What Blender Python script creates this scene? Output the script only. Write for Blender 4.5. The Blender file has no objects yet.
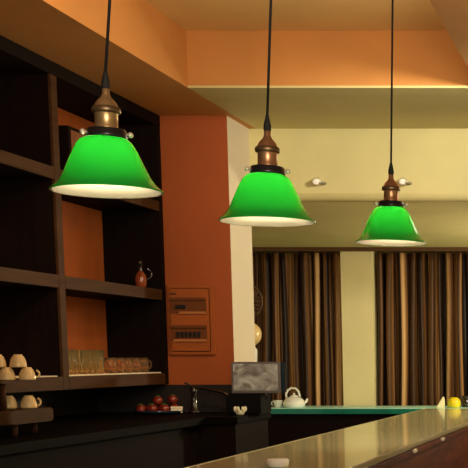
import bpy, bmesh, math, random
from mathutils import Vector, Matrix
random.seed(7)
S = bpy.context.scene
C = S.collection
PI = math.pi

# ------------------------------------------------------------------ materials
def mat(name, col, rough=0.6, metal=0.0, var=0.0, scale=8.0, stretch=(1, 1, 1), bump=0.0, coat=0.0,
        trans=0.0, ior=1.45, col2=None, spec=0.5, sheen=0.0, coat_rough=0.05):
    m = bpy.data.materials.new(name); m.use_nodes = True
    nt = m.node_tree; b = nt.nodes['Principled BSDF']
    b.inputs['Base Color'].default_value = (*col, 1)
    b.inputs['Roughness'].default_value = rough
    b.inputs['Metallic'].default_value = metal
    b.inputs['IOR'].default_value = ior
    b.inputs['Specular IOR Level'].default_value = spec
    b.inputs['Coat Weight'].default_value = coat
    b.inputs['Coat Roughness'].default_value = coat_rough
    b.inputs['Transmission Weight'].default_value = trans
    b.inputs['Sheen Weight'].default_value = sheen
    if var > 0 or bump > 0 or col2:
        tc = nt.nodes.new('ShaderNodeTexCoord'); mp = nt.nodes.new('ShaderNodeMapping')
        mp.inputs['Scale'].default_value = stretch
        nz = nt.nodes.new('ShaderNodeTexNoise')
        nz.inputs['Scale'].default_value = scale; nz.inputs['Detail'].default_value = 6
        nt.links.new(tc.outputs['Object'], mp.inputs['Vector']); nt.links.new(mp.outputs[0], nz.inputs['Vector'])
        rp = nt.nodes.new('ShaderNodeValToRGB')
        c2 = col2 if col2 else tuple(min(1, c * (1 + var)) for c in col)
        c1 = col if col2 else tuple(c * (1 - var) for c in col)
        rp.color_ramp.elements[0].position = .3; rp.color_ramp.elements[1].position = .7
        rp.color_ramp.elements[0].color = (*c1, 1); rp.color_ramp.elements[1].color = (*c2, 1)
        nt.links.new(nz.outputs['Fac'], rp.inputs[0])
        if var > 0 or col2: nt.links.new(rp.outputs[0], b.inputs['Base Color'])
        if bump > 0:
            bp = nt.nodes.new('ShaderNodeBump'); bp.inputs['Strength'].default_value = bump
            bp.inputs['Distance'].default_value = .01
            nt.links.new(nz.outputs['Fac'], bp.inputs['Height']); nt.links.new(bp.outputs[0], b.inputs['Normal'])
    return m

M = {}
M['ceiling'] = mat('ceiling_paint', (.56, .25, .062), .75, var=.07, scale=2.5, bump=.05)
M['tray_paint'] = mat('tan_paint', (.78, .52, .21), .75, var=.06, scale=2.5, bump=.05)
M['pillar'] = mat('orange_plaster', (.36, .074, .011), .7, var=.06, scale=3, bump=.05)
M['cream'] = mat('cream_paint', (.80, .70, .37), .7, var=.04, scale=3)
M['yellow'] = mat('yellow_plaster', (.62, .54, .245), .6, var=.07, scale=2.2, bump=.06)
M['return'] = mat('pale_cream_paint', (.64, .55, .40), .7, var=.03, scale=3)
M['darkwall'] = mat('dark_wall', (.012, .006, .004), .6, var=.2)
M['floor'] = mat('floor_wood', (.10, .045, .02), .4, var=.25, scale=4, stretch=(1, 8, 1))
M['panel'] = mat('black_stained_wood', (.007, .003, .0018), .7, var=.3, scale=5, stretch=(6, 6, .6), spec=.08)
M['edge'] = mat('brown_wood_edge', (.055, .022, .0065), .6, var=.25, scale=5, stretch=(6, .8, 6), spec=.12)
M['backpanel'] = mat('orange_wood_back', (.46, .115, .022), .6, var=.10, scale=3, stretch=(1, 4, .6))
M['counter_black'] = mat('black_granite', (.003, .002, .0017), .6, var=.3, scale=60, spec=.04)
M['mahogany'] = mat('mahogany', (.075, .015, .006), .5, var=.4, scale=4, stretch=(1, 1, 7), spec=.08)
M['marble'] = mat('beige_marble', (.47, .44, .22), .25, col2=(.58, .55, .33), scale=3.0, stretch=(1, .4, 1), coat=.55, coat_rough=.08, spec=.3)
M['glass_edge'] = mat('green_glass_edge', (.002, .16, .11), .12, coat=1, var=.2, scale=6)
M['glass_top'] = mat('glass_top_reflection', (.55, .95, .84), .35)  # bright grazing reflection put into the base colour
M['trim_line'] = mat('pale_edge_line', (.45, .38, .22), .25, coat=.5)
M['brass'] = mat('aged_brass', (.62, .42, .19), .34, metal=.75, var=.2, scale=30)
M['brass_dark'] = mat('dark_bronze', (.22, .14, .07), .4, metal=.7, var=.3, scale=40)
M['bronze'] = mat('copper_bronze', (.55, .29, .14), .34, metal=.75, var=.2, scale=30)
M['black_metal'] = mat('black_metal', (.012, .012, .014), .3, metal=.0, spec=.6, coat=.3)
M['matte_black'] = mat('matte_black_plastic', (.006, .005, .005), .7, spec=.06)
M['screw'] = mat('pale_screw', (.85, .75, .58), .25, metal=.4)
M['cord'] = mat('cord_fabric', (.016, .014, .013), .7, var=.5, scale=400)
M['china'] = mat('cream_china', (.80, .56, .25), .3, coat=.4, var=.05)
M['white_china'] = mat('white_china', (.92, .91, .84), .2, coat=.8)
M['linen'] = mat('cream_linen', (.80, .68, .48), .8, bump=.1, scale=40)
M['tomato'] = mat('red_skin', (.19, .016, .006), .3, coat=.6, var=.3, scale=20)
M['stalk'] = mat('green_stalk', (.05, .12, .02), .6)
M['tray'] = mat('dark_blue_glaze', (.012, .03, .045), .15, coat=.8)
M['steel'] = mat('dark_steel', (.22, .20, .19), .22, metal=1)
M['amber'] = mat('amber_glass', (.25, .05, .015), .08, coat=1, var=.2, scale=12)
M['smoke'] = mat('smoky_black', (.012, .008, .007), .1, coat=1)
M['burl'] = mat('burl_wood', (.12, .026, .006), .6, col2=(.38, .12, .03), scale=14, stretch=(1, 1, .5), coat=.3)
M['box_plastic'] = mat('orange_plastic', (.37, .088, .015), .45, var=.04)
M['box_window'] = mat('brown_window', (.16, .05, .016), .3)
M['switch'] = mat('black_switch', (.015, .012, .012), .4)
M['pale_strip'] = mat('pale_orange_strip', (.46, .16, .045), .5)
M['white_paint'] = mat('white_enamel', (.95, .92, .82), .4)
M['grey_metal'] = mat('grey_bracket', (.22, .19, .12), .4, metal=.3)
M['lemon'] = mat('yellow_glaze', (.72, .56, .01), .4, var=.15, scale=30, bump=.2)
M['petal'] = mat('cream_petal', (.85, .78, .5), .5)
M['bezel'] = mat('grey_bezel', (.20, .18, .16), .35, metal=.3)
M['rail'] = mat('brown_rail', (.10, .045, .015), .5)

def tumbler_glass(name, tint, rough):
    m = bpy.data.materials.new(name); m.use_nodes = True
    nt = m.node_tree; b = nt.nodes['Principled BSDF']
    b.inputs['Base Color'].default_value = (*tint, 1)
    b.inputs['Roughness'].default_value = rough
    b.inputs['Transmission Weight'].default_value = .93
    b.inputs['IOR'].default_value = 1.35
    return m
M['tumbler'] = tumbler_glass('ribbed_glass', (1.0, .76, .34), .05)
M['mug_glass'] = tumbler_glass('tinted_glass', (.95, .62, .32), .06)

def screen_mat():
    m = mat('screen', (.10, .09, .08), .12, coat=1)
    nt = m.node_tree; b = nt.nodes['Principled BSDF']
    tc = nt.nodes.new('ShaderNodeTexCoord'); nz = nt.nodes.new('ShaderNodeTexNoise')
    nz.inputs['Scale'].default_value = 10; nz.inputs['Detail'].default_value = 6; nz.inputs['Distortion'].default_value = 1.5
    rp = nt.nodes.new('ShaderNodeValToRGB')
    rp.color_ramp.elements[0].position = .38; rp.color_ramp.elements[1].position = .72
    rp.color_ramp.elements[0].color = (.065, .043, .026, 1); rp.color_ramp.elements[1].color = (.42, .33, .21, 1)
    nt.links.new(tc.outputs['Object'], nz.inputs['Vector']); nt.links.new(nz.outputs['Fac'], rp.inputs[0])
    nt.links.new(rp.outputs[0], b.inputs['Emission Color'])  # mottled reflection on the screen painted in as emission
    b.inputs['Emission Strength'].default_value = .75
    return m
M['screen'] = screen_mat()

def curtain_mat():
    # satin: fold highlights and dark folds painted as stripes, in the cloth's UV
    m = bpy.data.materials.new('fold_streaked_satin'); m.use_nodes = True
    nt = m.node_tree; b = nt.nodes['Principled BSDF']
    uv = nt.nodes.new('ShaderNodeUVMap'); sp = nt.nodes.new('ShaderNodeSeparateXYZ')
    nt.links.new(uv.outputs[0], sp.inputs[0])
    nz = nt.nodes.new('ShaderNodeTexNoise'); nz.noise_dimensions = '1D'
    nz.inputs['Scale'].default_value = 9; nz.inputs['Detail'].default_value = 3; nz.inputs['Roughness'].default_value = .6
    nt.links.new(sp.outputs[0], nz.inputs['W'])
    rp = nt.nodes.new('ShaderNodeValToRGB')
    e = rp.color_ramp.elements
    e[0].position = .40; e[0].color = (.012, .005, .003, 1)
    e[1].position = .70; e[1].color = (.72, .45, .19, 1)
    x = e.new(.49); x.color = (.06, .025, .010, 1)
    x = e.new(.56); x.color = (.26, .12, .04, 1)
    nt.links.new(nz.outputs['Fac'], rp.inputs[0]); nt.links.new(rp.outputs[0], b.inputs['Base Color'])
    b.inputs['Roughness'].default_value = .5
    b.inputs['Specular IOR Level'].default_value = .25
    return m
M['curtain'] = curtain_mat()

def shade_mats():
    m = bpy.data.materials.new('green_cased_glass'); m.use_nodes = True
    nt = m.node_tree; b = nt.nodes['Principled BSDF']; out = nt.nodes['Material Output']
    b.inputs['Base Color'].default_value = (.008, .42, .05, 1)
    b.inputs['Roughness'].default_value = .22
    b.inputs['Coat Weight'].default_value = .6; b.inputs['Coat Roughness'].default_value = .22
    tr = nt.nodes.new('ShaderNodeBsdfTranslucent'); tr.inputs['Color'].default_value = (.03, .85, .06, 1)
    mx = nt.nodes.new('ShaderNodeMixShader'); mx.inputs[0].default_value = .26
    nt.links.new(b.outputs[0], mx.inputs[1]); nt.links.new(tr.outputs[0], mx.inputs[2]); nt.links.new(mx.outputs[0], out.inputs['Surface'])
    w = bpy.data.materials.new('white_glass_lining'); w.use_nodes = True
    nt = w.node_tree; b = nt.nodes['Principled BSDF']; out = nt.nodes['Material Output']
    b.inputs['Base Color'].default_value = (.88, .82, .66, 1); b.inputs['Roughness'].default_value = .3
    tr = nt.nodes.new('ShaderNodeBsdfTranslucent'); tr.inputs['Color'].default_value = (.9, .9, .85, 1)
    mx = nt.nodes.new('ShaderNodeMixShader'); mx.inputs[0].default_value = .18
    nt.links.new(b.outputs[0], mx.inputs[1]); nt.links.new(tr.outputs[0], mx.inputs[2]); nt.links.new(mx.outputs[0], out.inputs['Surface'])
    return m, w
M['green'], M['lining'] = shade_mats()
bulbm = bpy.data.materials.new('lit_bulb'); bulbm.use_nodes = True
bulbm.node_tree.nodes['Principled BSDF'].inputs['Emission Color'].default_value = (1, .85, .6, 1)
bulbm.node_tree.nodes['Principled BSDF'].inputs['Emission Strength'].default_value = 100
M['bulb'] = bulbm

# ------------------------------------------------------------------ mesh helpers
def box(bm, x0, x1, y0, y1, z0, z1, bev=0.0, mi=0):
    r = bmesh.ops.create_cube(bm, size=1)
    vs = r['verts']
    bmesh.ops.scale(bm, verts=vs, vec=(x1 - x0, y1 - y0, z1 - z0))
    bmesh.ops.translate(bm, verts=vs, vec=((x0 + x1) / 2, (y0 + y1) / 2, (z0 + z1) / 2))
    fs = list({f for v in vs for f in v.link_faces})
    for f in fs: f.material_index = mi
    if bev > 0:
        es = list({e for f in fs for e in f.edges})
        bmesh.ops.bevel(bm, geom=es, offset=bev, segments=2, affect='EDGES', clamp_overlap=True)
    return vs

def lathe(bm, prof, n=48, mtx=None, cap0=False, cap1=False, ribs=0, ribamp=0.0):
    rings = []
    for (r, z) in prof:
        ring = []
        for i in range(n):
            a = 2 * PI * i / n
            rr = r * (1 + ribamp * math.cos(ribs * a)) if ribs else r
            v = Vector((rr * math.cos(a), rr * math.sin(a), z))
            ring.append(bm.verts.new(mtx @ v if mtx else v))
        rings.append(ring)
    for a, b in zip(rings, rings[1:]):
        for i in range(n):
            f = bm.faces.new((a[i], a[(i + 1) % n], b[(i + 1) % n], b[i])); f.smooth = True
    if cap0: bm.faces.new(list(reversed(rings[0])))
    if cap1: bm.faces.new(rings[-1])

def tube(bm, pts, r, n=12):
    pts = [Vector(p) for p in pts]
    rad = r if isinstance(r, (list, tuple)) else [r] * len(pts)
    rings = []; up = None
    for i, p in enumerate(pts):
        t = (pts[min(i + 1, len(pts) - 1)] - pts[max(i - 1, 0)]).normalized()
        if up is None:
            up = Vector((0, 0, 1)) if abs(t.z) < .9 else Vector((1, 0, 0))
        s = t.cross(up).normalized(); up = s.cross(t).normalized()
        rings.append([bm.verts.new(p + (s * math.cos(2 * PI * k / n) + up * math.sin(2 * PI * k / n)) * rad[i]) for k in range(n)])
    for a, b in zip(rings, rings[1:]):
        for k in range(n):
            f = bm.faces.new((a[k], a[(k + 1) % n], b[(k + 1) % n], b[k])); f.smooth = True
    bm.faces.new(list(reversed(rings[0]))); bm.faces.new(rings[-1])

def arc(c, r, a0, a1, n, ex, ez):
    c = Vector(c); ex = Vector(ex); ez = Vector(ez)
    return [c + ex * (r * math.cos(a0 + (a1 - a0) * i / n)) + ez * (r * math.sin(a0 + (a1 - a0) * i / n)) for i in range(n + 1)]

def prism(bm, outline, z0, z1, bev=0.0):
    a = [bm.verts.new((x, y, z0)) for x, y in outline]; b = [bm.verts.new((x, y, z1)) for x, y in outline]
    n = len(a)
    fs = [bm.faces.new(list(reversed(a))), bm.faces.new(b)]
    for i in range(n): fs.append(bm.faces.new((a[i], a[(i + 1) % n], b[(i + 1) % n], b[i])))
    if bev > 0:
        es = [e for f in fs[:2] for e in f.edges]
        bmesh.ops.bevel(bm, geom=es, offset=bev, segments=2, affect='EDGES', clamp_overlap=True)

def sphere(bm, c, r, sc=(1, 1, 1), u=24, v=16):
    m = Matrix.Translation(c) @ Matrix.Diagonal((*sc, 1))
    q = bmesh.ops.create_uvsphere(bm, u_segments=u, v_segments=v, radius=r, matrix=m)
    for vv in q['verts']:
        for f in vv.link_faces: f.smooth = True

def obj(name, bm, mats, parent=None, label=None, loc=None):
    bmesh.ops.recalc_face_normals(bm, faces=bm.faces)
    me = bpy.data.meshes.new(name); bm.to_mesh(me); bm.free()
    for m in (mats if isinstance(mats, (list, tuple)) else [mats]): me.materials.append(M[m] if isinstance(m, str) else m)
    o = bpy.data.objects.new(name, me); C.objects.link(o)
    if parent: o.parent = parent
    if label: o['label'] = label
    if loc: o.location = loc
    return o

def B(): return bmesh.new()
def bx(*a, **k):
    b = B(); box(b, *a, **k); return b
def tb(*a, **k):
    b = B(); tube(b, *a, **k); return b
def lt(*a, **k):
    b = B(); lathe(b, *a, **k); return b

def tag(o, label, cat, group=None, kind=None):
    o['label'] = label; o['category'] = cat
    if group: o['group'] = group
    if kind: o['kind'] = kind
    return o
def thing(name, label, cat, loc=(0, 0, 0), rot=(0, 0, 0), group=None):
    o = bpy.data.objects.new(name, None); C.objects.link(o)
    o.location = loc; o.rotation_euler = rot; o.empty_display_size = .1
    return tag(o, label, cat, group)
def struct(o, label=None):
    o['kind'] = 'structure'
    if label: o['label'] = label
    return o
def dup(root, loc, rot, label, group=None):
    r = root.copy(); C.objects.link(r); r.location = loc; r.rotation_euler = rot; r['label'] = label
    if group: r['group'] = group
    for ch in list(root.children):
        c = ch.copy(); C.objects.link(c); c.parent = r
        for g in ch.children:
            d = g.copy(); C.objects.link(d); d.parent = c
    return r

# ------------------------------------------------------------------ the setting
EYE = 1.5
CZ, RZ = 2.97, 3.275            # lower ceiling, recess ceiling
RX0, RX1, RY0, RY1 = -2.45, -.85, 4.45, 6.74
HY = 7.92                       # header wall plane
SZ = 2.51                       # alcove ceiling
BY = 11.6                       # alcove rear wall
XR = 2.6

b = bx(-4.3, XR, -1.5, BY + .1, -.1, 0); struct(obj('floor', b, 'floor'), 'brown wooden floor of the bar')
b = B()
box(b, -3.45, RX0, -1.5, HY, CZ, RZ + .08)
box(b, RX1, XR, -1.5, HY, CZ, RZ + .08)
box(b, RX0, RX1, -1.5, RY0, CZ, RZ + .08)
box(b, RX0, RX1, RY1, HY, CZ + .012, RZ + .08)
box(b, RX0, RX1, RY0, RY1, RZ, RZ + .08, mi=1)
struct(obj('ceiling', b, ['ceiling', 'tray_paint']), 'orange ceiling with a sunken rectangular tray')
struct(obj('trim_3', bx(RX0, RX1, RY1, HY, CZ, CZ + .012), 'yellow'), 'yellow strip of low ceiling before the header wall')
struct(obj('wall_left', bx(-3.45, -3.35, -1.5, 7.5, 0, CZ), 'darkwall'), 'dark wall behind the shelf unit')
struct(obj('wall_right', bx(XR, XR + .1, -1.5, BY, 0, RZ), 'cream'), 'cream wall on the right')
b = B()
box(b, -4.3, XR, HY, BY, SZ, RZ + .08)
es = [e for e in b.edges if all(abs(v.co.y - HY) < 1e-4 and abs(v.co.z - SZ) < 1e-4 for v in e.verts)]
for f in bmesh.ops.bevel(b, geom=es, offset=.05, segments=6, profile=.5, affect='EDGES')['faces']: f.smooth = True
struct(obj('wall_front', b, 'yellow'), 'yellow header wall above the curtained alcove')
struct(obj('wall_far', bx(-4.3, XR, BY, BY + .1, 0, SZ), 'cream'), 'rear wall behind the curtains')
struct(obj('wall_alcove', bx(-4.3, -4.2, HY, BY, 0, SZ), 'cream'), 'side wall of the alcove')
# orange pillar with cream return
b = B()
box(b, -3.45, -2.495, 7.5, HY, 0, CZ)
for f in b.faces:
    f.normal_update()
    if f.normal.x > .9: f.material_index = 1
p = obj('wall_pillar', b, ['pillar', 'return']); struct(p, 'orange pillar with a cream side beside the shelf unit')
struct(obj('trim_1', bx(-3.35, -2.485, 7.488, 7.5, 0, 1.33), 'darkwall'), 'dark panelling at the foot of the orange pillar')
struct(obj('wall_pier', bx(-2.735, -2.445, 11.27, BY, 0, SZ), 'cream'), 'cream wall strip between the two curtains')
struct(obj('trim_2', bx(-4.2, XR, 11.20, 11.26, SZ - .035, SZ), 'rail'), 'brown rail above the curtains')

# ------------------------------------------------------------------ curtains
def curtain(name, x0, x1, y, z0, z1, seed, label, lean=0.0):
    rnd = random.Random(seed)
    L = x1 - x0
    nf = max(3, int(L / .085))
    cuts = [0.0]
    for i in range(nf): cuts.append(cuts[-1] + rnd.uniform(.55, 1.5))
    cuts = [c / cuts[-1] for c in cuts]
    amp = [rnd.uniform(.06, .13) for _ in range(nf)]
    dr = [rnd.uniform(-.03, .03) for _ in range(nf + 1)]
    dr[0] = dr[-1] = 0
    nu, nv = nf * 14, 26
    b = B(); uvl = b.loops.layers.uv.new('UVMap')
    g = []; arcl = [0.0]
    def pt(s, t):
        k = 0
        while k < nf - 1 and s > cuts[k + 1]: k += 1
        w = (s - cuts[k]) / (cuts[k + 1] - cuts[k])
        a = amp[k] * (.6 + .5 * t)
        d = -a * math.sin(PI * w) ** 1.4
        shift = (dr[k] * (1 - w) + dr[k + 1] * w) * t * t * 1.3
        return Vector((x0 + L * s + shift + .006 * math.sin(7 * t + 9 * k), y + d + .008 * math.sin(5 * t + k * 2.1), z1 + (z0 - z1) * t))
    for i in range(nu + 1):
        s = i / nu
        g.append([b.verts.new(pt(s, j / nv)) for j in range(nv + 1)])
        if i: arcl.append(arcl[-1] + (g[i][0].co - g[i - 1][0].co).length)
    for i in range(nu):
        for j in range(nv):
            f = b.faces.new((g[i][j], g[i + 1][j], g[i + 1][j + 1], g[i][j + 1])); f.smooth = True
            for lp, (a, c) in zip(f.loops, ((i, j), (i + 1, j), (i + 1, j + 1), (i, j + 1))):
                lp[uvl].uv = (arcl[a] + seed * 3.7, c / nv * .02)
    o = obj(name, b, 'curtain')
    sm = o.modifiers.new('thick', 'SOLIDIFY'); sm.thickness = .004
    return tag(o, label, 'curtain', 'long curtains in the alcove')
curtain('curtain', -4.05, -2.745, 11.40, .03, SZ - .04, 3, 'brown and gold curtain with fold highlights painted as stripes, between the orange pillar and the cream wall strip')
curtain('curtain', -2.435, .35, 11.40, .03, SZ - .04, 11, 'dark brown curtain with fold highlights painted as stripes, to the right of the cream wall strip')

# ------------------------------------------------------------------ shelf unit
cab = thing('shelf_unit', 'tall dark wooden wall shelf unit with orange back panels', 'shelf', (-3.1, 6, 1.335))
def cb(name, a, m, label=None, bev=.002):
    x0, x1, y0, y1, z0, z1 = a
    return obj(name, bx(x0 + 3.1, x1 + 3.1, y0 - 6, y1 - 6, z0 - 1.335, z1 - 1.335, bev=bev), m, cab, label)
CX0, CX1, CY0, CY1 = -3.265, -2.9, 3.6, 7.48
cb('back_panel', (CX0, CX0 + .015, CY0, CY1, 1.335, 2.965), 'backpanel', 'orange back panel', 0)
DX0 = CX0 + .015
for y0, y1 in ((CY0, CY0 + .05), (4.85, 4.92), (6.10, 6.165), (7.425, 7.48)):
    u = cb('upright', (DX0, CX1 - .012, y0, y1, 1.335, 2.965), 'panel')
    e = cb('upright_edge', (CX1 - .012, CX1 + .002, y0, y1, 1.335, 2.90), 'panel' if y1 > 7.4 else 'edge', 'black front edge' if y1 > 7.4 else 'brown front edge'); e.parent = u
tops = ((1.335, 1.402), (1.848, 1.912), (2.385, 2.445))
for z0, z1 in tops:
    for y0, y1 in ((CY0 + .05, 4.85), (4.92, 6.10), (6.165, 7.425)):
        s = cb('shelf_board', (DX0, CX1 - .012, y0, y1, z0, z1), 'panel')
        e = cb('board_edge', (CX1 - .012, CX1 + .002, y0, y1, z0, z1), 'edge', 'brown front edge'); e.parent = s
cb('top_board', (DX0, CX1 + .004, CY0, CY1, 2.90, 2.965), 'panel')

# pale liners along the lowest shelf
l1 = obj('shelf_liner', bx(-3.2, -2.915, 6.19, 7.41, 1.402, 1.409, bev=.002), 'linen')
tag(l1, 'long cream cloth under the drinking glasses on the lowest shelf', 'cloth')
l2 = obj('shelf_liner', bx(-3.2, -2.915, 5.45, 6.08, 1.402, 1.407, bev=.002), 'linen')
tag(l2, 'cream cloth on the lowest shelf, between the cups and the upright', 'cloth')

# tumblers
def make_tumbler():
    r = thing('tumbler', '', 'glass', (0, 0, 0))
    n = 40
    prof = [(.0, .0), (.022, 0), (.025, .002), (.029, .130), (.0275, .130), (.0232, .012), (0, .010)]
    obj('glass_body', lt([(max(a, .0005), z) for a, z in prof], 72, None, True, True, 12, .05), 'tumbler', r)
    return r
tum0 = make_tumbler(); first = True
words = ['at the left end of', 'second from the left in', 'third from the left in', 'fourth from the left in', 'fourth from the right in', 'third from the right in', 'second from the right in', 'at the right end of']
for k in range(8):
    p_ = (-2.965, 6.222 + .0625 * k, 1.409)
    lab = f'tall ribbed clear tumbler {words[k]} the row of tumblers'
    if first: tum0.location = p_; tum0['label'] = lab; tum0['group'] = 'tumblers on the lowest shelf'; first = False
    else: dup(tum0, p_, (0, 0, .3 * k), lab)
# glass mugs
def make_mug():
    r = thing('glass_mug', '', 'mug')
    prof = [(.0005, 0), (.028, 0), (.034, .008), (.037, .045), (.035, .088), (.033, .088), (.034, .045), (.029, .012), (.0005, .010)]
    obj('mug_body', lt(prof, 36, None, True, True), 'mug_glass', r)
    obj('handle', tb(arc((.036, 0, .046), .026, -1.25, 1.25, 14, (1, 0, 0), (0, 0, 1)), .0045), 'mug_glass', r)
    return r
mug0 = make_mug(); first = True
mw = ['nearest the ribbed tumblers in the', 'second from the tumblers in the', 'in the middle of the', 'second from the right in the', 'at the right end, handle outward, in the']
for row, (x, nm, cnt) in enumerate(((-2.965, 'front row', 5), (-3.06, 'back row', 5))):
    for k in range(cnt):
        y = 6.80 + .112 * k + (.02 if row else 0)
        lab = f'amber glass mug {mw[k]} {nm} of mugs'
        rz = 1.0 if k == 4 else 1.9
        if first: mug0.location = (x, y, 1.409); mug0.rotation_euler = (0, 0, rz); mug0['label'] = lab; mug0['group'] = 'glass mugs on the lowest shelf'; first = False
        else: dup(mug0, (x, y, 1.409), (0, 0, rz), lab)

# decanter on the middle shelf
d = thing('jug', 'round amber jug with dark neck on the middle shelf', 'jug', (-2.975, 7.30, 1.912)); d.scale = (.8, .8, .8)
obj('jug_body', lt([(.0005, 0), (.03, 0), (.038, .02), (.042, .06), (.036, .10), (.022, .122), (.016, .13)], 36, None, True, False), 'amber', d)
obj('neck', lt([(.017, .126), (.014, .15), (.018, .178), (.021, .18), (.016, .178), (.012, .15)], 30), 'smoke', d)
obj('stopper', lt([(.011, .17), (.013, .185), (.018, .195), (.012, .208), (.0005, .212)], 24, None, True), 'smoke', d)
obj('handle', tb(arc((.03, .02, .11), .04, -1.4, 1.4, 14, (.8, .6, 0), (0, 0, 1)), .005), 'smoke', d)

# plaque on the top shelf
pl = thing('wooden_plaque', 'upright burl wood plaque with dark side on the top shelf', 'plaque', (-3.09, 6.77, 2.445))
obj('board', bx(-.02, .02, -.10, .12, .012, .29, bev=.004), 'burl', pl, 'orange brown burl board')
obj('side_frame', bx(-.045, .022, -.135, -.10, 0, .305, bev=.003), 'panel', pl, 'dark frame side')
obj('base', bx(-.045, .025, -.10, .13, 0, .012, bev=.002), 'panel', pl)
obj('top_frame', bx(-.045, .022, -.10, .13, .29, .305, bev=.002), 'panel', pl)

# ------------------------------------------------------------------ back counters
bc = thing('back_counter', 'black counter running below the shelf unit', 'counter', (-2.9, 5.5, 0))
b = B(); prism(b, [(-.44, -2.0), (.45, -2.0), (.45, 1.35), (.63, 1.35), (.63, 1.985), (-.44, 1.985)], 1.12, 1.16, .005); obj('worktop', b, 'counter_black', bc)
obj('base_cabinet', bx(-.44, .40, -1.98, 1.98, .0, 1.12), 'panel', bc)
obj('end_cabinet', bx(.40, .61, 1.37, 1.98, .0, 1.12), 'panel', bc)
gc = thing('glass_counter', 'black counter with green glass top in front of the curtains', 'counter', (0, 10.9, 0))
gx0, gx1 = -3.30, 1.6
obj('glass_edge', bx(gx0, gx1, -.31, -.29, 1.0, 1.047, bev=.003), 'glass_edge', gc, 'thick green glass front edge')
obj('worktop', bx(gx0, gx1, -.29, .30, 1.0, 1.05, bev=.003), 'glass_top', gc, 'glass top with its bright reflection painted pale')
obj('base_cabinet', bx(gx0 + .03, gx1 - .03, -.26, .28, 0, 1.0), 'panel', gc)

# bar
bar = thing('bar_counter', 'long bar with glossy beige stone top and mahogany front', 'bar', (-1.5, 7.2, 0))
bx0, bx1, by0, by1 = -.33, .325, -3.6, 3.385
obj('bar_top', bx(bx0, bx1, by0, by1, 1.018, 1.05, bev=.004), 'marble', bar, 'glossy beige stone top')
obj('inner_lip', bx(bx0 - .012, bx0, by0, by1, 1.012, 1.052, bev=.002), 'trim_line', bar, 'pale lip along the inner edge')
obj('edge_band', bx(bx1, bx1 + .012, by0, by1, 1.030, 1.052, bev=.003), 'trim_line', bar, 'pale band along the outer edge')
obj('under_moulding', bx(bx1 - .03, bx1 + .018, by0, by1, .985, 1.018, bev=.006), 'mahogany', bar)
obj('bar_body', bx(bx0 + .03, bx1 - .005, by0 + .02, by1, 0, 1.018), 'panel', bar)
fp = obj('front_panel', bx(bx1 - .005, bx1 + .01, by0 + .02, by1, .0, .985), 'mahogany', bar, 'mahogany front panel')
for y in (6.27, 7.19):  # bright blocks shaped to stand in for reflections on the bar edge
    obj('edge_glint', bx(bx1 + .012, bx1 + .03, y - 7.2 - .035, y - 7.2 + .035, 1.0, 1.02, bev=.004), 'screw', bar, 'small bright block standing in for a glint on the edge')

# ------------------------------------------------------------------ pendant lamps
def make_pendant(cap):
    r = thing('pendant_lamp', '', 'pendant lamp')
    P = [(.0385, .1025), (.046, .0995), (.0535, .0925), (.061, .080), (.0675, .067), (.0742, .0525), (.081, .0375), (.0875, .0245), (.0935, .0160), (.1000, .0092), (.1065, .0036), (.1105, .0)]
    # smooth the outline
    def sm(p):
        q = []
        for i in range(len(p) - 1):
            for k in range(4):
                t = k / 4
                p0 = p[max(i - 1, 0)]; p1 = p[i]; p2 = p[i + 1]; p3 = p[min(i + 2, len(p) - 1)]
                q.append(tuple(.5 * (2 * b1 + (c - a) * t + (2 * a - 5 * b1 + 4 * c - d_) * t * t + (3 * b1 - a - 3 * c + d_) * t ** 3) for a, b1, c, d_ in zip(p0, p1, p2, p3)))
        q.append(p[-1]); return q
    Q = sm(P)
    TZ = 1.055
    g = obj('glass_shade', lt(Q + [(.1112, -.0012), (.1100, -.0022)], 72), 'green', r, 'green glass bell shade')
    inner = [(x - .0035, z - .0022) for x, z in Q[:-1]] + [(.1072, -.0020), (.1100, -.0022)]
    obj('lining', lt(inner, 72), 'lining', g, 'cream white inside of the shade')
    obj('gallery_ring', lt([(.030, .100), (.0375, .1015), (.0405, .103), (.0405, .1075), (.0385, .110), (.0385, .117), (.0365, .1195), (.025, .121), (.024, .108)], 56), 'black_metal', r, 'black gallery ring')
    for k in range(3):
        a = (.41, .29, .20)[cap] + (0, PI, PI / 2)[k]
        ex = Vector((math.cos(a), math.sin(a), 0))
        s = obj('thumb_screw', tb([ex * .038 + Vector((0, 0, .112)), ex * .044 + Vector((0, 0, .112))], .0022), 'screw', r, 'pale knobbed thumb screw')
        kb = B(); sphere(kb, ex * .0458 + Vector((0, 0, .112)), .0058); obj('screw_knob', kb, 'screw', s)
    mm = ('brass', 'bronze', 'bronze')[cap]
    obj('socket', lt([(.0235, .119), (.0245, .121), (.0225, .124), (.0225, .149), (.0235, .151)], 48), mm, r, 'metal lamp socket')
    obj('socket_collar', lt([(.022, .150), (.0275, .151), (.0285, .154), (.0285, .159), (.0265, .162), (.0245, .163)], 48), 'brass_dark', r, 'dark ribbed collar')
    obj('socket_dome', lt([(.0255, .162), (.0225, .165), (.0205, .170), (.016, .176), (.0105, .181), (.0085, .186), (.0075, .188), (.0075, .198), (.006, .199)], 40, None, False, True), mm, r)
    obj('cord_grip', lt([(.0062, .196), (.0085, .199), (.0088, .209), (.007, .217), (.0048, .226), (.0036, .232)], 24, None, True, True), 'cord', r)
    bb = B(); sphere(bb, (0, 0, .066), .021, (1, 1, 1.15)); obj('bulb', bb, 'bulb', r, 'lit round bulb')
    for ch in r.children_recursive:
        for v in ch.data.vertices: v.co.z *= TZ
    # the glass hangs a touch crooked in its ring
    pv = Vector((0, 0, .112 * TZ)); g.matrix_local = Matrix.Translation(pv + Vector(((-.005, -.0035, -.0025)[cap], 0, 0))) @ Matrix.Rotation((-.030, -.024, -.016)[cap], 4, 'Y') @ Matrix.Translation(-pv)
    return r
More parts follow.
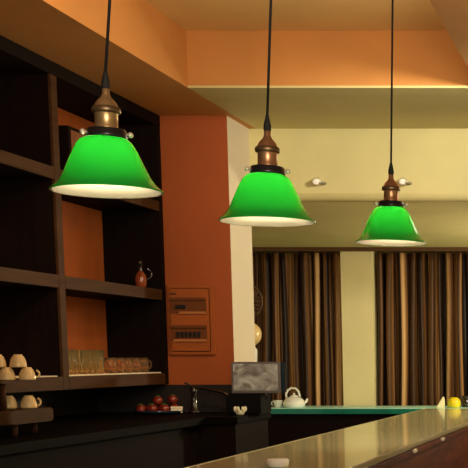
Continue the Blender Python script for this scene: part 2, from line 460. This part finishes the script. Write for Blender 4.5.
PL = [((-1.1055, 2.56, 1.8475), (-1.086, 2.236), 'largest green glass pendant lamp, hanging before the shelf unit at left', .018),
      ((-.868, 2.88, 1.8205), (-.847, 2.327), 'middle green glass pendant lamp, hanging beside the orange pillar', .020),
      ((-.762, 3.80, 1.857), (-.744, 2.592), 'smallest green glass pendant lamp, hanging above the right curtain', .016)]
for i, (p0, (xt, zt), lab, lean) in enumerate(PL):
    r = make_pendant(i)
    r.location = p0; r.rotation_euler = (0, lean, 0)
    r['label'] = lab; r['group'] = 'green pendant lamps'
    # the flex leaves the grip and runs up to its rose
    inv = (Matrix.Translation(p0) @ Matrix.Rotation(lean, 4, 'Y')).inverted()
    g0 = Vector((p0[0], p0[1], p0[2])) + Matrix.Rotation(lean, 3, 'Y') @ Vector((0, 0, .226 * 1.055))
    k = (CZ - g0.z) / (zt - g0.z)
    g1 = Vector((g0.x + (xt - g0.x) * k, p0[1], CZ))
    obj('cord', tb([inv @ g0, inv @ g0.lerp(g1, .3), inv @ g0.lerp(g1, .7), inv @ (g1 - Vector((0, 0, .02)))], .0031), 'cord', r, 'thin black fabric cord')
    mm = inv @ Matrix.Translation(g1)
    obj('ceiling_rose', lt([(.05, -.002), (.05, -.014), (.035, -.024), (.008, -.03)], 40, mm, True, True), 'black_metal', r)

# ------------------------------------------------------------------ breaker box on the pillar
q = thing('breaker_box', 'orange electrical breaker box with two windows on the pillar', 'breaker box', (-2.745, 7.5, 1.73))
obj('box_body', bx(-.145, .145, -.022, 0, -.217, .217, bev=.006), 'box_plastic', q)
obj('cover', bx(-.128, .118, -.030, -.022, -.195, .195, bev=.004), 'box_plastic', q)
for z, sw in ((.085, 0), (-.085, 1)):
    w = obj('window', bx(-.125, .098, -.0335, -.030, z - .046, z + .050, bev=.001), 'box_window', q, 'brown window of the breaker box')
    obj('sill', bx(-.07 if not sw else -.11, .096, -.041, -.0335, z - .050, z - .034, bev=.002), 'pale_strip', w, 'pale orange sill')
    obj('hood', bx(-.125, .098, -.045, -.0335, z + .034, z + .052, bev=.002), 'box_window', w)
    if sw:
        for k in range(6):
            obj('switch', bx(-.088 + .026 * k, -.072 + .026 * k, -.046, -.0335, z - .022, z + .012, bev=.002), 'switch', w, 'small black breaker switch')
    else:
        obj('switch', bx(-.088, -.028, -.046, -.0335, z - .016, z + .006, bev=.002), 'switch', w, 'wide black main switch')
obj('badge', bx(-.125, -.085, -.032, -.030, .155, .163), 'switch', q, 'small dark dash of lettering')

# ------------------------------------------------------------------ small white spotlights on the header wall
def spot(x, z, label):
    s = thing('wall_spotlight', label, 'spotlight', (x + .012, HY, z - .031), (0, 0, 0), 'spotlights on the yellow wall'); s.scale = (.75, .75, .75)
    hd = B()
    m = Matrix.Translation((-.012, -.085, .0)) @ Matrix.Rotation(.5, 4, 'Y') @ Matrix.Rotation(-1.35, 4, 'X')
    lathe(hd, [(.014, -.03), (.022, -.028), (.026, 0), (.034, .035), (.031, .036), (.02, .004)], 30, m, True, False)
    obj('lamp_head', hd, 'white_paint', s, 'white lamp head')
    obj('bracket', tb([(.035, 0, -.01), (.035, -.05, -.012), (.012, -.083, -.01)], .006), 'grey_metal', s, 'grey bracket')
    obj('wall_plate', bx(.015, .055, -.012, 0, -.014, .008, bev=.003), 'grey_metal', s)
spot(-2.055, 2.655, 'small white spotlight on the yellow wall, right of the middle pendant lamp')
spot(-1.50, 2.655, 'small white spotlight on the yellow wall, beside the socket of the smallest pendant')

# ------------------------------------------------------------------ monitor and things around it
mo = thing('monitor', 'small grey monitor on a black base beside the orange pillar', 'monitor', (-2.255, 7.2, 1.16), (0, 0, .0))
obj('casing', bx(-.150, .160, -.018, .04, .125, .312, bev=.008), 'matte_black', mo)
obj('bezel', bx(-.152, .142, -.026, -.018, .126, .312, bev=.003), 'bezel', mo, 'grey frame')
obj('screen', bx(-.140, .126, -.0285, -.026, .142, .300, bev=.001), 'screen', mo, 'grey screen with a painted mottled reflection')
obj('side_strip', bx(.146, .160, -.024, -.018, .126, .312, bev=.002), 'tray', mo, 'narrow dark side strip')
obj('neck', bx(-.05, .04, .0, .03, .08, .15, bev=.006), 'black_metal', mo)
obj('base', bx(-.165, .04, -.10, .12, 0, .124, bev=.010), 'matte_black', mo)

# tap
t = thing('tap', 'dark metal tap with a long sloping spout on the black counter', 'tap', (-2.68, 7.30, 1.16))
obj('tap_base', lt([(.03, 0), (.03, .012), (.018, .02), (.016, .12), (.019, .13), (.019, .15), (.01, .158)], 30, None, True, True), 'smoke', t)
obj('spout', tb([(-.02, 0, .157), (.04, -.0, .152), (.12, -.0, .139), (.18, -.0, .124), (.22, -.005, .100), (.235, -.01, .07), (.237, -.012, .055)], [.007, .008, .008, .009, .011, .012, .012]), 'steel', t)
obj('lever', tb([(0, 0, .15), (-.02, -.03, .18), (-.03, -.06, .185)], .005), 'smoke', t)

# little scalloped bowl
sb = thing('scalloped_bowl', 'tiny cream bowl with a petal rim in front of the monitor base', 'bowl', (-2.33, 7.08, 1.16))
obj('bowl', lt([(.0005, 0), (.018, 0), (.024, .008), (.030, .028), (.028, .03), (.020, .012), (.0005, .006)], 36, None, True, True), 'petal', sb)
for k in range(7):
    a = 2 * PI * k / 7 + .2
    b = B(); sphere(b, (.030 * math.cos(a), .030 * math.sin(a), .036), .012, (.75, .75, 1.35), 14, 10)
    obj('petal', b, 'petal', sb)

# cup and teapot on the glass counter
cu = thing('teacup', 'small cream cup left of the white teapot on the glass counter', 'cup', (-3.205, 10.78, 1.05))
obj('cup_body', lt([(.0005, 0), (.026, 0), (.030, .004), (.042, .06), (.0425, .066), (.039, .062), (.027, .01), (.0005, .008)], 36, None, True, True), 'white_china', cu)
obj('handle', tb(arc((-.038, 0, .036), .02, PI - 1.3, PI + 1.3, 12, (1, 0, 0), (0, 0, 1)), .0045), 'white_china', cu)
tp = thing('teapot', 'white teapot with an arched top handle on the glass counter', 'teapot', (-3.06, 10.78, 1.05)); tp.scale = (1.08, 1.08, 1.08)
obj('pot_body', lt([(.0005, 0), (.07, 0), (.088, .012), (.092, .035), (.08, .062), (.058, .082), (.035, .09), (.0005, .091)], 44, None, True, True), 'white_china', tp)
obj('lid', lt([(.036, .089), (.032, .098), (.014, .104), (.008, .108), (.011, .116), (.0005, .122)], 32), 'white_china', tp)
obj('handle', tb([(-.062, 0, .07), (-.066, 0, .11), (-.05, 0, .145), (-.02, 0, .162), (.015, 0, .158), (.04, 0, .13), (.05, 0, .09)], .009), 'white_china', tp, 'arched handle')
obj('spout', tb([(.075, 0, .035), (.10, 0, .05), (.112, 0, .075)], [.016, .011, .008]), 'white_china', tp)

# yellow bowl and folded napkin at the right
yb = thing('yellow_pot', 'bright yellow rounded pot at the right end of the glass counter', 'pot', (-1.625, 10.78, 1.05))
obj('pot_body', lt([(.0005, 0), (.044, 0), (.054, .008), (.060, .03), (.058, .055), (.048, .076), (.032, .088), (.026, .092), (.022, .088), (.0005, .084)], 40, None, True, True, 14, .02), 'lemon', yb)
nk = B()
vs = [(-.045, -.02, 0), (.03, -.02, 0), (.035, .02, 0), (-.045, .02, 0), (.012, -.004, .095), (.026, -.002, .10), (.026, .006, .10), (.012, .006, .095)]
vv = [nk.verts.new(v) for v in vs]
for f in ((3, 2, 1, 0), (4, 5, 6, 7), (0, 1, 5, 4), (1, 2, 6, 5), (2, 3, 7, 6), (3, 0, 4, 7)): nk.faces.new([vv[i] for i in f])
bmesh.ops.bevel(nk, geom=list(nk.edges), offset=.004, segments=2, affect='EDGES')
o = obj('folded_napkin', nk, 'petal', None, None, (-1.735, 10.76, 1.05)); tag(o, 'cream napkin folded to a point beside the yellow pot', 'napkin')
cn = thing('canister', 'dark canister behind the yellow pot at the right edge', 'canister', (-1.52, 10.86, 1.05))
obj('canister_body', lt([(.0005, 0), (.045, 0), (.048, .005), (.048, .085), (.044, .09), (.0005, .09)], 36, None, True, True), 'smoke', cn)
obj('lid', lt([(.049, .088), (.049, .098), (.04, .104), (.0005, .106)], 36, None, True), 'smoke', cn)

# white ramekin on the bar
rk = obj('ramekin', lt([(.0005, .0), (.036, .0), (.043, .006), (.046, .024), (.043, .033), (.036, .036), (.0005, .037)], 44, None, True, True), 'white_china', None, None, (-1.47, 4.92, 1.05))
tag(rk, 'small white round dish on the bar top near the bottom edge', 'dish')

# ------------------------------------------------------------------ cup rack
rkk = thing('cup_rack', 'dark two tier rack with rounded trays holding the cups', 'rack', (-2.77, 5.27, 1.16))
def rr(x0, x1, y0, y1, r, n=8):
    pts = []
    for cx, cy, a in ((x1 - r, y1 - r, 0), (x0 + r, y1 - r, PI / 2), (x0 + r, y0 + r, PI), (x1 - r, y0 + r, 1.5 * PI)):
        for k in range(n + 1):
            t = a + PI / 2 * k / n; pts.append((cx + r * math.cos(t), cy + r * math.sin(t)))
    return pts
b = B(); prism(b, rr(-.115, .13, -.25, .23, .07), .053, .113, .006); obj('lower_tray', b, 'edge', rkk, 'thick brown lower tray')
b = B(); prism(b, rr(-.115, .105, -.25, .16, .05), .228, .240, .003); obj('upper_tray', b, 'edge', rkk)
for x, y, z0, z1 in ((.085, -.165, .113, .228), (-.08, -.165, .113, .228), (-.08, .1, .113, .228), (.09, -.09, 0, .053), (-.08, -.09, 0, .053), (.06, .14, 0, .053)):
    obj('post', tb([(x, y, z0), (x, y, z1)], .012), 'edge', rkk)

def make_cup():
    r = thing('coffee_cup', '', 'cup')
    # upturned: rim down
    obj('cup_body', lt([(.0005, .008), (.026, .008), (.031, 0), (.0345, 0), (.0345, .006), (.032, .026), (.025, .045), (.018, .052), (.0175, .056), (.0005, .056)], 36, None, True, True), 'china', r)
    obj('handle', tb(arc((.031, 0, .026), .017, -1.3, 1.3, 12, (1, 0, 0), (0, 0, 1)), .0042), 'china', r)
    return r
c0 = make_cup(); d = Vector((.071, .037, 0))
b1 = Vector((-2.757, 5.282, 1.4)); ang = math.atan2(.037, .071)
cups = [(b1, 2.2, 'upturned cream cup in the lower row of the pile on the upper tray, left'),
        (b1 + d, ang, 'upturned cream cup with handle at right on the upper tray'),
        (b1 - d, 2.6, 'upturned cream cup at the left end of the upper tray'),
        (b1 - d * .42 + Vector((0, 0, .056)), 1.9, 'cream cup on top of the pile, the higher left one'),
        (b1 + d * .58 + Vector((0, 0, .056)), 2.4, 'cream cup on top of the pile, the right one'),
        (Vector((-2.722, 5.392, 1.273)), ang, 'upturned cream cup with handle at right on the lower tray'),
        (Vector((-2.722, 5.392, 1.273)) - d, 2.3, 'upturned cream cup at the left on the lower tray')]
for i, (p_, rz, lab) in enumerate(cups):
    if i == 0: c0.location = p_; c0.rotation_euler = (0, 0, rz); c0['label'] = lab; c0['group'] = 'cream cups on the rack'
    else: dup(c0, p_, (0, 0, rz), lab)

# ------------------------------------------------------------------ tomatoes on a tray
tr = obj('tray', lt([(.0005, 0), (.09, 0), (.13, .010), (.142, .022), (.138, .024), (.125, .014), (.09, .006), (.0005, .006)], 48, None, True, True), 'tray', None, None, (-2.855, 7.20, 1.16))
tag(tr, 'round dark blue tray of red tomatoes on the black counter', 'tray')
def make_tomato():
    r = thing('tomato', '', 'tomato')
    b = B(); sphere(b, (0, 0, .026), .029, (1, 1, .9)); obj('fruit', b, 'tomato', r)
    b = B()
    for k in range(5):
        a = 2 * PI * k / 5; tube(b, [(0, 0, .052), (.008 * math.cos(a), .008 * math.sin(a), .0535), (.015 * math.cos(a), .015 * math.sin(a), .050)], [.002, .0022, .0008], 6)
    tube(b, [(0, 0, .05), (.002, 0, .06)], .0018, 6)
    obj('stalk', b, 'stalk', r, 'green stalk')
    return r
t0 = make_tomato()
tz = 1.167
e = Vector((.93, .37, 0)); n_ = Vector((-.37, .93, 0)); cc = Vector((-2.855, 7.20, tz))
tl = [(-.10, -.01, 0, 'at the left end of the tray'), (-.035, -.035, 0, 'in front of the pile, second from left'), (.03, -.04, 0, 'in front of the pile, left of the white box'),
      (-.045, .03, 0, 'at the back left of the pile'), (.02, .035, 0, 'at the back of the pile, middle'), (.085, .04, 0, 'behind the white box'),
      (-.005, -.0, .048, 'on top of the pile'), (.078, .03, .052, 'on top, above the white box')]
for i, (a, c, z, lab) in enumerate(tl):
    p_ = cc + e * a + n_ * c + Vector((0, 0, z)); lab = 'red tomato ' + lab
    rot = (random.uniform(-.3, .3), random.uniform(-.3, .3), random.uniform(0, 6))
    if i == 0: t0.location = p_; t0['label'] = lab; t0['group'] = 'tomatoes on the tray'
    else: dup(t0, p_, (0, 0, rot[2]), lab)
wb = thing('small_box', 'small white box at the right side of the tomato tray', 'box', tuple(cc + e * .098 - n_ * .03 + Vector((0, 0, .002))), (0, 0, .38))
obj('box_base', bx(-.033, .033, -.02, .02, 0, .025, bev=.002), 'linen', wb)
obj('lid', bx(-.035, .035, -.022, .022, .025, .036, bev=.002), 'linen', wb)

# ------------------------------------------------------------------ pedestal fan half hidden behind the pillar
fa = thing('pedestal_fan', 'pedestal fan with dark round cage, half hidden behind the orange pillar', 'fan', (-3.235, 10.05, 0))
obj('base', lt([(.0005, 0), (.2, 0), (.2, .02), (.05, .04), (.0005, .04)], 40, None, True, True), 'white_china', fa)
obj('pole', tb([(0, 0, .03), (0, 0, 1.3), (0, 0, 1.35), (0, 0, 1.56), (0, 0, 1.62)], [.018, .018, .075, .085, .05], 20), 'white_china', fa)
hb = B(); sphere(hb, (0, 0, 0), 1, (.125, .09, .11), 28, 20)
bmesh.ops.translate(hb, verts=hb.verts, vec=(0, .0, 1.69)); obj('motor_housing', hb, 'china', fa, 'cream rounded housing')
cg = B()
m = Matrix.Translation((0, -.03, 1.96)) @ Matrix.Rotation(PI / 2, 4, 'X')
for ang_ in range(24):
    a = 2 * PI * ang_ / 24; ex = Vector((math.cos(a), 0, math.sin(a)))
    c_ = Vector((-.0, -.03, 1.96))
    tube(cg, [c_ + ex * .03 + Vector((0, -.06, 0)), c_ + ex * .10 + Vector((0, -.05, 0)), c_ + ex * .148, c_ + ex * .10 + Vector((0, .05, 0)), c_ + ex * .03 + Vector((0, .06, 0))], .003, 6)
lathe(cg, [(.149, -.01), (.155, 0), (.149, .01), (.143, 0), (.149, -.01)], 40, m)
obj('cage', cg, 'rail', fa, 'dark wire cage')
for k in range(4):
    b = B(); a = PI / 2 * k + .3
    ex = Vector((math.cos(a), 0, math.sin(a))); ez = Vector((-math.sin(a), 0, math.cos(a))); c_ = Vector((-.0, -.03, 1.96))
    pts = [c_ + ex * .03 - ez * .02 + Vector((0, .012, 0)), c_ + ex * .125 - ez * .055 + Vector((0, .02, 0)), c_ + ex * .125 + ez * .055 - Vector((0, .02, 0)), c_ + ex * .03 + ez * .02 - Vector((0, .012, 0))]
    f = [b.verts.new(p_) for p_ in pts] + [b.verts.new(p_ + Vector((0, .006, 0))) for p_ in pts]
    for q_ in ((0, 1, 2, 3), (7, 6, 5, 4), (0, 4, 5, 1), (1, 5, 6, 2), (2, 6, 7, 3), (3, 7, 4, 0)): b.faces.new([f[i] for i in q_])
    obj('blade', b, 'rail', fa)
obj('neck', tb([(0, 0, 1.78), (0, 0, 1.88), (0, -.01, 1.96)], .02), 'rail', fa)

# ------------------------------------------------------------------ light
def area(name, loc, target, size, power, col, sy=None):
    l = bpy.data.lights.new(name, 'AREA'); l.energy = power; l.color = col
    l.shape = 'RECTANGLE'; l.size = size; l.size_y = sy or size
    o = bpy.data.objects.new(name, l); C.objects.link(o); o.location = loc
    o.rotation_euler = (Vector(target) - Vector(loc)).to_track_quat('-Z', 'Y').to_euler()
    return o
def spotl(name, loc, target, power, col, deg, blend=.6, r=.05):
    l = bpy.data.lights.new(name, 'SPOT'); l.energy = power; l.color = col
    l.spot_size = math.radians(deg); l.spot_blend = blend; l.shadow_soft_size = r
    o = bpy.data.objects.new(name, l); C.objects.link(o); o.location = loc
    o.rotation_euler = (Vector(target) - Vector(loc)).to_track_quat('-Z', 'Y').to_euler()
    return o
WARM = (1, .80, .55)
area('front_key', (.5, -.9, 2.4), (-1.2, 4.5, 1.75), 1.4, 85, (1, .89, .72), 1.2)  # added soft key behind the camera for the shades; no window there
area('recess_side_fill', (RX1 - .03, 5.6, 3.06), (RX0, 5.75, 3.16), .08, 14, WARM, 2.0)  # added unseen strip to brighten the side face of the recess
area('recess_top_fill', (-1.65, RY0 + .04, 3.04), (-1.65, 5.5, 3.27), 1.4, 12, WARM, .08)  # extra unseen strip, put in to lift the recess ceiling
spotl('header_fill', (.2, 5.2, 2.85), (-1.45, HY, 2.72), 340, (1, .92, .72), 60, 1.0, .15)  # added fill with no fixture, aimed to brighten the yellow header
def point(name, loc, power, col, r):
    l = bpy.data.lights.new(name, 'POINT'); l.energy = power; l.color = col; l.shadow_soft_size = r
    o = bpy.data.objects.new(name, l); C.objects.link(o); o.location = loc
point('alcove_fill', (.1, 9.7, 1.85), 150, (1, .86, .60), .15)  # unseen fill added off to the right for alcove ceiling and curtains
area('pillar_fill', (-.3, 8.6, 2.45), (-2.5, 7.75, 1.6), .3, 4, (1, .92, .76))  # added fill that brightens the cream side of the pillar
spotl('shelf_fill', (-1.3, 4.4, 2.93), (-3.05, 6.5, 1.42), 80, (1, .78, .48), 40, .8, .06)  # invented light that lifts the cups and glasses on the lowest shelf
spotl('bar_fill', (-.2, 6.3, 2.93), (-1.5, 6.9, 1.05), 140, (1, .88, .62), 75, 1.0, .1)  # downlight added without a fixture so the bar top gets brighter
point('ceiling_fill', (-.1, 5.0, 2.25), 13, (1, .84, .58), .2)  # unseen point light added to brighten the low ceiling at right

w = bpy.data.worlds.new('World'); S.world = w; w.use_nodes = True
w.node_tree.nodes['Background'].inputs[0].default_value = (1, .78, .52, 1)
w.node_tree.nodes['Background'].inputs[1].default_value = .22

# ------------------------------------------------------------------ camera
cd = bpy.data.cameras.new('Camera'); cam = bpy.data.objects.new('Camera', cd); C.objects.link(cam)
cd.sensor_width = 36; cd.sensor_fit = 'HORIZONTAL'; cd.lens = 1200 / 468 * 36
cd.shift_x = -(635 - 234) / 468; cd.shift_y = (468 - 234) / 468
cd.clip_start = .05
cam.location = (0, 0, EYE)
cam.rotation_euler = (PI / 2 - math.atan(110.8 / 1200), 0, 0)
S.camera = cam
S.view_settings.view_transform = 'Standard'; S.view_settings.look = 'None'
S.view_settings.gamma = 1; S.view_settings.use_curve_mapping = False
S.view_settings.exposure = 0.0
